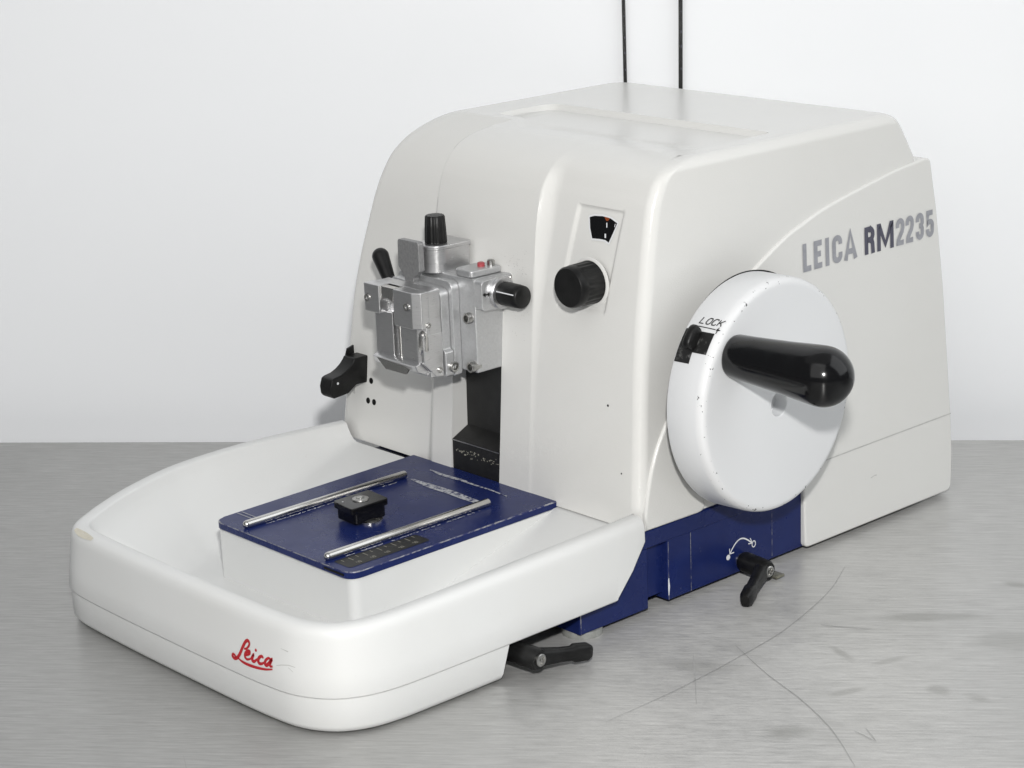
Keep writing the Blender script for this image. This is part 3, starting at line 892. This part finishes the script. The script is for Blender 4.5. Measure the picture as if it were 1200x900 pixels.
# skirt under the tray
bm = BM(); sk = []
iL = max(i for i in range(NR // 2) if rim[i].y > -.12); iR = min(i for i in range(NR // 2, NR) if rim[i].y > -.119)
for off, z in ((-.004, .0240), (.0040, .0240), (.0038, .0060), (.0023, .0035), (.0008, .0022), (-.004, .0022)):
    row = []
    for i in range(iL, iR + 1):
        p = rim[i] + nrm[i] * off; y = p.y
        if i > iR - 1: y = -.1170 - (.0235 - z) * .5
        row.append(bm.verts.new((p.x, y, z)))
    sk.append(row)
for A_, B_ in zip(sk, sk[1:]):
    for i in range(len(A_) - 1): bm.faces.new((A_[i], A_[i + 1], B_[i + 1], B_[i]))
bm.faces.new(sk[-1]); bm.faces.new([r[0] for r in sk]); bm.faces.new([r[-1] for r in sk])  # unseen bottom face added to block light and deepen the shadow below
# closing wall at the back of the skirt is left open
obj('tray_skirt', bm, 'tray', tray, sharp=40)
bm = BM()
prism(bm, rpoly([(-.1262, -.1636), (.0066, -.1636), (.0066, -.001), (-.1262, -.001)], [.003, .0065, 0, 0], 6), 'z', .012, .0533)
obj('pedestal', bm, 'tray', tray, sharp=46, wn=True)
# logo on the tray front
def yfront(x, z):
    # outer face of the tray at the front
    best = min(range(NR), key=lambda i: abs(rim[i].x - x) + (1 if rim[i].y > -.2 else 0))
    j = best + 1 if rim[best].x < x else best - 1
    t_ = (x - rim[best].x) / (rim[j].x - rim[best].x) if abs(rim[j].x - rim[best].x) > 1e-6 else 0
    yb = rim[best].y + (rim[j].y - rim[best].y) * t_
    o = interp([(.0238, .0050), (.036, .0035), (.047, .0020), (.0525, .0009), (.056, -.0002)], z)
    return yb - o
lmap = lambda x, z: Vector((x, yfront(x, z) - .0003, z))
def thick(pts, w, per=6): 
    c = catmull(pts, per); n = len(c); return [tuple(p) for p in c], [w * 1.5 * (.5 + .5 * sin(pi * k / (n - 1))) for k in range(n)]
bm = BM()
LG = [([(.0128, .0388), (.0150, .0395), (.0170, .0417), (.0171, .0433), (.0158, .0442), (.0138, .0430), (.0116, .0395), (.0093, .0350), (.0068, .0319), (.0043, .0311), (.0026, .0319), (.0030, .0331), (.0046, .0330), (.0063, .0318)], .0014),
      ([(.0132, .0352), (.0160, .0362), (.0178, .0374), (.0176, .0386), (.0158, .0381), (.0140, .0363), (.0140, .0344), (.0160, .0336), (.0192, .0349)], .0013),
      ([(.0192, .0350), (.0212, .0378), (.0203, .0353), (.0209, .0341), (.0226, .0344), (.0246, .0362)], .0014),
      ([(.0296, .0378), (.0284, .0387), (.0264, .0376), (.0254, .0356), (.0264, .0343), (.0284, .0345), (.0305, .0358)], .0014),
      ([(.0359, .0386), (.0340, .0391), (.0318, .0375), (.0311, .0355), (.0323, .0347), (.0343, .0362), (.0364, .0390), (.0353, .0362), (.0356, .0349), (.0374, .0354)], .0014),
      ([(.0075, .0323), (.0105, .0313), (.0140, .0309), (.0190, .0309), (.0250, .0313), (.0316, .0322), (.0374, .0337)], .0011)]
for pts, w in LG:
    c, ws = thick(pts, w); ribbon(bm, c, ws, lmap)
disc(bm, (.0231, .0407), .0009, lmap, 12)
obj('logo', bm, 'ink_red', tray)
# scuffs on the tray
bm = BM(); smp = lambda x, z: Vector((x, yfront(x, z) - .0002, z))
ribbon(bm, [(.0430, .0468), (.0480, .0462), (.0530, .0466), (.0580, .0470)], [.0002, .0006, .0006, .0003], smp)
ribbon(bm, [(.0400, .0365), (.0440, .0378), (.0490, .0388), (.0530, .0385), (.0560, .0376)], [.0002, .0004, .0005, .0004, .0002], smp)
ribbon(bm, [(.0490, .0375), (.0540, .0345)], [.0003, .0003], smp)
obj('scuff_mark', bm, 'grime', tray)
bm = BM(); 
ofs = [i for i in range(NR) if -.176 < rim[i].x < -.146 and rim[i].y < -.2]
if ofs:
    i0, i1 = ofs[0], ofs[-1]; n = i1 - i0
    A_ = []; B_ = []
    for i in range(i0, i1 + 1):
        f = sin(pi * (i - i0) / max(1, n)); 
        p = rim[i] + nrm[i] * (-.0030 + .0004 - .0014 * f); q = rim[i] + nrm[i] * (-.0012 + .0005 + .0008 * f)
        zz = zr(rim[i].y) - .0611
        def zo(o): return interp([(-.0086, .0611), (-.0055, .0610), (-.0032, .0605), (-.0014, .0596), (.0000, .0582), (.0009, .0563)], o)
        A_.append(bm.verts.new((p.x, p.y, zo(-.0030 - .0014 * f) + zz + .0006))); B_.append(bm.verts.new((q.x, q.y, zo(-.0012 + .0008 * f) + zz + .0006)))
    for k in range(n): bm.faces.new((A_[k], A_[k + 1], B_[k + 1], B_[k]))
obj('rim_scuff', bm, 'tan', tray)

# ---- blue knife holder plate with rods
ZP = .0578
bm = BM(); t = BM()
pl = rpoly([(-.1272, -.1655), (.0078, -.1655), (.0055, -.0012), (-.1330, -.0012)], [.008, .009, 0, 0], 6)
A_ = [t.verts.new((x, y, ZP - .0043)) for x, y in pl]; B_ = [t.verts.new((x, y, ZP)) for x, y in pl]
t.faces.new(A_[::-1]); ft = t.faces.new(B_)
for i in range(len(pl)): j = (i + 1) % len(pl); t.faces.new((A_[i], A_[j], B_[j], B_[i]))
es = [e for e in t.edges if all(v in B_ for v in e.verts)]
bmesh.ops.bevel(t, geom=es, offset=.0007, segments=2, profile=.5, affect='EDGES', material=1)
merge(bm, t)
plate = obj('knife_base_plate', bm, ['blue', 'worn'], mt, sharp=46, wn=True)
pm = lambda off=.0002: (lambda x, y: Vector((x, y, ZP + off)))
for x in (-.1002, -.0200):
    bm = BM(); rr = .0026
    lathe(bm, (x, -.1625, ZP + rr * .86), (0, 1, 0), [(0, 0), (rr * .5, .0003), (rr * .87, .0012), (rr, .0026), (rr, .1262), (rr * .9, .1268), (0, .1270)], 24)
    obj('guide_rod', bm, 'chrome', plate, sharp=50)
    bm = BM()
    for k in range(70):
        y = random.uniform(-.150, -.045); ribbon(bm, [(x + .0034 + random.gauss(0, .0003), y), (x + .0034 + random.gauss(0, .0003), y + random.uniform(.0006, .003))], random.uniform(.0002, .0006), pm())
    obj('worn_line', bm, 'ink_white', plate)
bm = BM()
ribbon(bm, [(-.0945, -.0350), (-.075, -.0358), (-.055, -.0352), (-.040, -.0362), (-.026, -.036)], [.002, .006, .0062, .0055, .004], pm())
ribbon(bm, [(-.1000, -.0150), (-.085, -.0165), (-.068, -.0150), (-.055, -.0158), (-.040, -.0155), (-.024, -.0168)], [.001, .0034, .0030, .0018, .0015, .001], pm())
obj('rubbed_patch', bm, 'rub', plate)
bm = BM()
for o in (0, .0032): ribbon(bm, [(-.1262, -.1487 + o), (-.115, -.1487 + o), (-.1035, -.1485 + o)], .0009, pm(.00025))
obj('gauge_line', bm, 'ink_grey', plate)
# etched scale strip
bm = BM(); polyfill(bm, rpoly([(-.0155, -.1600), (.0000, -.1600), (.0000, -.0990), (-.0145, -.0990)], [.002, .002, .003, .002], 4), pm(.00018)); strip = obj('scale_strip', bm, 'black', plate)
bm = BM()
for k in range(11):
    y = -.1560 + k * .0053; L = .0052 if k % 2 else .0030
    ribbon(bm, [(-.0133, y), (-.0133 + L, y)], .00045, pm(.0003))
    if k % 2 == 1:
        xx = -.0050; ribbon(bm, [(xx, y - .0010), (xx + .0010, y - .0010), (xx + .0012, y), (xx + .0024, y)], .0004, pm(.0003)); ribbon(bm, [(xx, y + .0006), (xx + .0022, y + .0008), (xx + .0022, y + .0018), (xx, y + .0018), (xx, y + .0006)], .0003, pm(.00032))
obj('scale_mark', bm, 'scale_grey', strip)
bm = BM(); box(bm, -.0170, .0010, -.1658, -.1650, ZP - .0030, ZP - .0016); obj('plate_notch', bm, 'dark', plate)
# T-nut clamp
bm = BM(); q = ZP
prism(bm, rpoly([(-.0705, -.1165), (-.0490, -.1190), (-.0490, -.0905), (-.0705, -.0888)], .002, 3), 'z', q + .0086, q + .0128, .0005)
prism(bm, rpoly([(-.0698, -.1152), (-.0496, -.1158), (-.0496, -.0920), (-.0698, -.0912)], .003, 3), 'z', q + .0016, q + .0092, .0006)
nut = obj('clamp_nut', bm, 'gloss', plate, sharp=46, wn=True)
bm = BM(); lathe(bm, (-.0540, -.1020, q), (0, 0, 1), [(0, 0), (.0080, 0), (.0080, .0012), (.0072, .0015), (0, .0022)], 32); obj('nut_washer', bm, 'chrome', nut)
bm = BM(); lathe(bm, (-.0600, -.1035, q + .0128), (0, 0, 1), [(0, 0), (.0052, 0), (.0050, .0007), (.0026, .0008), (.0022, -.001 + .0012), (.0012, .0002), (.0010, .0009), (0, .0009)], 32); obj('nut_screw', bm, 'screw', nut)
bm = BM(); disc(bm, (-.0640, -.1140), .0006, lambda x, y: Vector((x, y, q + .01295)), 8); obj('nut_mark', bm, 'ink_white', nut)

# ---- specimen head on the slide
hd = BM()
box(hd, -.1120, -.0466, -.0165, .0170, .1330, .1930, .0012)
prism(hd, rpoly([(-.0163, .1735), (.0115, .1725), (.0115, .1935), (-.0163, .1925)], .003, 3), 'x', -.0475, -.0400, .0006)
head = obj('specimen_head', hd, 'silver', mt, sharp=46, wn=True)
# orientation plates between slide block and clamp
bm = BM()
prism(bm, rpoly([(-.113, .1300), (-.0610, .1300), (-.0610, .1905), (-.113, .1905)], [.002, .002, .006, .004], 4), 'y', -.0225, -.0165, .0006)
prism(bm, rpoly([(-.112, .1305), (-.0616, .1305), (-.0616, .1465), (-.0640, .1480), (-.0640, .1860), (-.112, .1880)], [.002, .002, .002, 0, .005, .004], 4), 'y', -.0292, -.0226, .0006)
obj('orientation_plate', bm, 'silver', head, sharp=46, wn=True)
hexscrew(head, (-.0608, -.0238, .1365), (1, 0, 0), .0034)
hexscrew(head, (-.0520, -.0167, .1680), (0, -1, 0), .0036, .003)
hexscrew(head, (-.0500, -.0170, .1372), (0, -1, 0), .0036, .003)
# jaw clamp
bm = BM()
box(bm, -.1130, -.0635, -.0400, -.0298, .1320, .1872, .0008)
box(bm, -.1150, -.1000, -.0490, -.0395, .1690, .1872, .0008)              # left jaw head
box(bm, -.1115, -.0940, -.0440, -.0395, .1415, .1700, .0006)              # left jaw plate
prism(bm, [(-.0862, -.0490), (-.0685, -.0490), (-.0635, -.0450), (-.0635, -.0395), (-.0862, -.0395)], 'z', .1640, .1872, .0006)   # right jaw head
prism(bm, [(-.0845, -.0455), (-.0690, -.0455), (-.0635, -.0415), (-.0635, -.0395), (-.0845, -.0395)], 'z', .1400, .1645, .0005)   # right jaw plate
prism(bm, [(-.0455, .1425), (-.0500, .1412), (-.0480, .1368), (-.0370, .1318), (-.0305, .1318), (-.0305, .1425)], 'x', -.1085, -.0665, .0005)   # lower lip
prism(bm, [(-.0298, .1316), (-.0358, .1319), (-.0450, .1414), (-.0455, .160), (-.0298, .160)], 'x', -.0660, -.0632, .0005)
prism(bm, rpoly([(-.1010, .1760), (-.0860, .1760), (-.0860, .1870), (-.1010, .1870)], [.0, .0, .002, .002], 3), 'y', -.0435, -.0390, .0006)
clamp = obj('jaw_clamp', bm, 'milled', head, sharp=46, wn=True)
bm = BM(); lathe(bm, (-.0893, -.0418, .1420), (0, 0, 1), [(0, 0), (.0014, 0), (.0014, .034), (0, .034)], 16); obj('jaw_pin', bm, 'chrome', clamp)
bm = BM(); lathe(bm, (-.0662, -.0428, .1445), (0, 0, 1), [(0, 0), (.0016, .002), (.0034, .006), (.0034, .0140), (.0028, .0165), (.0010, .0182), (0, .0185)], 24); obj('polished_cut', bm, 'chrome', clamp)
bm = BM(); prism(bm, [(-.1040, .1405), (-.0960, .1345), (-.0760, .1345), (-.0730, .1380), (-.0800, .1392)], 'y', -.0500, -.0490); obj('polished_bevel', bm, 'chrome', clamp)
bm = BM(); prism(bm, [(-.1003, .1870), (-.1003, .1775), (-.0985, .1788), (-.0945, .1796), (-.0905, .1788), (-.0885, .1775), (-.0868, .1870)], 'y', -.0476, -.0400, .0005)
obj('jaw_arch', bm, 'chrome', clamp, sharp=46, wn=True)
hexscrew(clamp, (-.1115, -.0490, .1778), (0, -1, 0), .0026, .0008); hexscrew(clamp, (-.0730, -.0490, .1778), (0, -1, 0), .0028, .0008)
hexscrew(clamp, (-.0632, -.0405, .1660), (1, 0, 0), .0018, .0006); hexscrew(clamp, (-.0630, -.0330, .1362), (1, 0, 0), .0019, .0006)
bm = BM()
for z in (.1535, .1690): lathe(bm, (-.0893, -.0403, z), (0, -1, 0), [(0, 0), (.0018, 0), (.0018, .0015), (0, .0015)], 14)
obj('jaw_screw', bm, 'screw', clamp)
# clamp paddle
bm = BM()
prism(bm, rpoly([(-.1030, .1960), (-.0975, .1900), (-.0960, .1850), (-.0895, .1850), (-.0880, .1905), (-.0822, .1950), (-.0822, .2135), (-.1025, .2135)], [.002, .003, 0, 0, .003, .001, .0022, .0022], 4), 'y', -.0300, -.0255, .0005)
obj('clamp_paddle', bm, 'zinc', head, sharp=46, wn=True)
# vertical orientation screw: mount and knob
bm = BM()
c = (-.0864, -.0120); rB = .0108
pts = [(c[0] + rB * cos(a), c[1] + rB * sin(a)) for a in [radians(180 + 180 * k / 20) for k in range(21)]]
pts += [(c[0] + rB, .0062), (c[0] - rB, .0062)]
prism(bm, pts, 'z', .1925, .2085, .0006)
prism(bm, [(c[0] + (x - c[0]) * 1.05, c[1] + (y - c[1]) * 1.05) for x, y in pts], 'z', .2072, .2100, .0006)
mount = obj('screw_mount', bm, 'milled', head, sharp=46, wn=True)
bm = BM()
flu2 = lambda n: (lambda th, a: 1 + .03 * cos(th * n))
lathe(bm, (c[0], c[1], .2101), (0, 0, 1), [(0, 0), (.0068, 0), (.0069, .0010), (.0066, .009), (.0061, .0166), (.0055, .0174), (0, .0176)], 96, flute=flu2(16))
obj('orientation_knob', bm, 'black', head, sharp=50)
bm = BM()
def mmap(th, z): return Vector((c[0] + (rB + .0002) * cos(radians(th)), c[1] + (rB + .0002) * sin(radians(th)), z))
def dbl(bm, mapf, a, z0, z1, sc=1.0, ws=1.0):
    zm = (z0 + z1) / 2; h = (z1 - z0) / 2
    ribbon(bm, [(a, z0 + h * .6), (a, z1 - h * .6)], .0008 * sc * ws, mapf)
    for s in (1, -1): polyfill(bm, [(a, zm + s * h), (a + .0011 * sc * ws, zm + s * h * .35), (a - .0011 * sc * ws, zm + s * h * .35)], mapf)
deg = 180 / pi / rB
dbl(bm, lambda u, v: mmap(250 + u * deg, v), 0, .1965, .2038)
ribbon(bm, [(250, .2050), (250, .2070)], .0006 * deg, mmap)
obj('arrow_mark', bm, 'ink_black', mount)
# second knob on the right with its mount
bm = BM(); lathe(bm, (-.0420, -.0008, .1830), (1, 0, 0), [(0, 0), (.0100, 0), (.0100, .0045), (.0094, .0052), (.0, .0052)], 40); m2 = obj('screw_mount', bm, 'milled', head)
bm = BM(); lathe(bm, (-.0366, -.0008, .1830), (1, 0, 0), [(0, 0), (.0074, 0), (.0075, .0010), (.0074, .012), (.0071, .0162), (.0062, .0172), (0, .0173)], 64)
k2 = obj('orientation_knob', bm, 'black', head, sharp=50)
bm = BM()
def k2map(x, th): return Vector((x, -.0008 - .00762 * cos(radians(th)), .1830 + .00762 * sin(radians(th))))
ribbon(bm, [(-.0362, 20), (-.027, 20), (-.0205, 20)], 5, k2map); obj('index_line', bm, 'ink_white', k2)
bm = BM(); dbl(bm, lambda y, z: Vector((-.0398, y, z)), 0, 0, 0)
bm.free(); bm = BM()
am = lambda y, z: Vector((-.0397, y, z))
for s in (1, -1): polyfill(bm, [(-.0125 + s * .0036, .1838 - s * .0006), (-.0125 + s * .0010, .1853), (-.0125 + s * .0010, .1823)], am)
ribbon(bm, [(-.0140, .1840), (-.0110, .1836)], .0009, am)
obj('arrow_mark', bm, 'ink_black', m2)
# oil cap on the top of the block with a red button
bm = BM(); prism(bm, rpoly([(-.0660, -.0165), (-.0490, -.0165), (-.0480, .0080), (-.0660, .0080)], [.005, .003, .002, .002], 4), 'z', .1932, .1975, .0009)
cap = obj('cap_plate', bm, 'silver', head, sharp=46, wn=True)
bm = BM(); lathe(bm, (-.0560, -.0020, .1975), (0, 0, 1), [(0, 0), (.0024, 0), (.0023, .0022), (.0017, .0026), (0, .0026)], 20); obj('red_button', bm, 'pink', cap)
bm = BM(); lathe(bm, (-.0535, .0040, .1975), (0, 0, 1), [(0, 0), (.0024, 0), (.0024, .003), (.0018, .0036), (0, .0036)], 20); obj('cap_screw', bm, 'screw', cap)
hexscrew(head, (-.0400, .0088, .1905), (1, 0, 0), .0020, .0006)
# black tightening lever behind the clamp
bm = BM(); capsule(bm, (-.1330, -.0140, .1800), (-.1440, -.0110, .1925), .0042, .0056)
tl = obj('tightening_lever', bm, 'black', head, sharp=60)
bm = BM(); capsule(bm, (-.1120, -.016, .176), (-.1330, -.0140, .1800), .0030, .0032); obj('lever_shank', bm, 'black', tl)

# ---- coarse lever on the left of the front
bm = BM()
side = [(.0100, .1138), (.0100, .0950), (-.0024, .0955), (-.0096, .0908), (-.0218, .0898), (-.0240, .0920), (-.0246, .0975), (-.0228, .1030), (-.0204, .1040), (-.0150, .1048), (-.0107, .1066), (-.0068, .1092), (-.0042, .1118), (-.0028, .1140)]
prism(bm, side, 'x', -.2010, -.1885, .0010)
cl = obj('coarse_lever', bm, 'black', mt, sharp=46, wn=True)
bm = BM(); prism(bm, [(.0060, .113), (-.0012, .113), (.0006, .1180), (.0060, .1195)], 'x', -.2016, -.2002); obj('lever_fin', bm, 'black', cl)
bm = BM(); disc(bm, (-.0185, .1000), .0009, lambda y, z: Vector((-.1882, y, z)), 10); obj('lever_mark', bm, 'ink_white', cl)

# ------------------------------------------------------------------ marks on the table
def tmark(name, polys, parent=table, mat='scratch'):
    bm = BM()
    for pts, w in polys: 
        c = [tuple(p) for p in catmull(pts, 6)] if len(pts) > 2 else pts
        n = len(c); ribbon(bm, c, [w * .55 * (.3 + .7 * sin(pi * (k + .3) / (n - .4))) for k in range(n)], lambda x, y: Vector((x, y, .0004)))
    o = obj(name, bm, mat, parent, origin=TO); return o
for pts, wd in (([(.1129, .1446), (.1335, .1023), (.1515, .0426), (.1584, -.0044), (.1623, -.046), (.1638, -.0718), (.1642, -.1185)], .0011),
                ([(.1465, .005), (.1862, -.0128), (.224, -.0265), (.2597, -.0443), (.2948, -.0689)], .0013),
                ([(.1357, -.0196), (.1600, -.0440), (.1842, -.0688)], .0012), ([(.2677, -.0368), (.2756, -.0375), (.2835, -.0391)], .0010), ([(.27, -.0297), (.277, -.034), (.2841, -.0386)], .0010),
                ([(.1626, .0619), (.1750, .0690), (.1881, .0774)], .0016), ([(.030, -.300), (.090, -.330), (.150, -.340)], .0006), ([(.300, .05), (.330, .12), (.340, .20)], .0006)):
    tmark('table_scratch', [(pts, wd)])

# ------------------------------------------------------------------ camera
C = Vector((.94003465, -.86787675, .50826537))
R3 = ((.67309154, .73859055, -.03783896), (.18397436, -.21677626, -.9587291), (-.71631084, .63835104, -.28179199))
cam_d = bpy.data.cameras.new('camera'); cam = bpy.data.objects.new('camera', cam_d); COL.objects.link(cam)
right = Vector(R3[0]); down = Vector(R3[1]); fwd = Vector(R3[2])
mw = Matrix((( right.x, -down.x, -fwd.x, C.x), (right.y, -down.y, -fwd.y, C.y), (right.z, -down.z, -fwd.z, C.z), (0, 0, 0, 1)))
cam.matrix_world = mw
cam_d.sensor_fit = 'HORIZONTAL'; cam_d.sensor_width = 36; cam_d.lens = 2563.5 / 1200 * 36
cam_d.clip_start = .05; cam_d.clip_end = 50
SC.camera = cam

# ------------------------------------------------------------------ light
w = bpy.data.worlds.new('World'); SC.world = w; w.use_nodes = True
w.node_tree.nodes['Background'].inputs[0].default_value = (.92, .96, 1, 1)
w.node_tree.nodes['Background'].inputs[1].default_value = .13
def area(name, loc, target, size, power, col=(1, 1, 1), sy=None):
    d = bpy.data.lights.new(name, 'AREA'); d.energy = power; d.color = col
    d.shape = 'RECTANGLE' if sy else 'SQUARE'; d.size = size
    if sy: d.size_y = sy
    o = bpy.data.objects.new(name, d); COL.objects.link(o); o.location = loc
    o.rotation_euler = (Vector(target) - Vector(loc)).to_track_quat('-Z', 'Y').to_euler()
    return o
up = -down
area('flash_lamp', C + up * .16 + right * .02, (-.02, 0, .1), .045, 12.4, (1, .988, .97))
area('front_fill', C + up * .55 - right * .6, (-.05, 0, .1), 1.5, 6.8, (1, .99, .98))  # added soft fill, above and left of the camera, lifts fronts and wall
area('overhead_fill', (-.1, -.2, 2.3), (-.1, 0, 0), 2.6, 4, (1, .99, .97))  # added overhead fill for soft ambient light on tops and wall
area('window_lamp', (1.25, .85, 1.2), (0.25, -.1, 0), 1.8, 13.5, (.96, .985, 1))

SC.render.engine = 'CYCLES'
SC.view_settings.view_transform = 'Standard'; SC.view_settings.look = 'None'
SC.view_settings.exposure = .07; SC.view_settings.gamma = 1
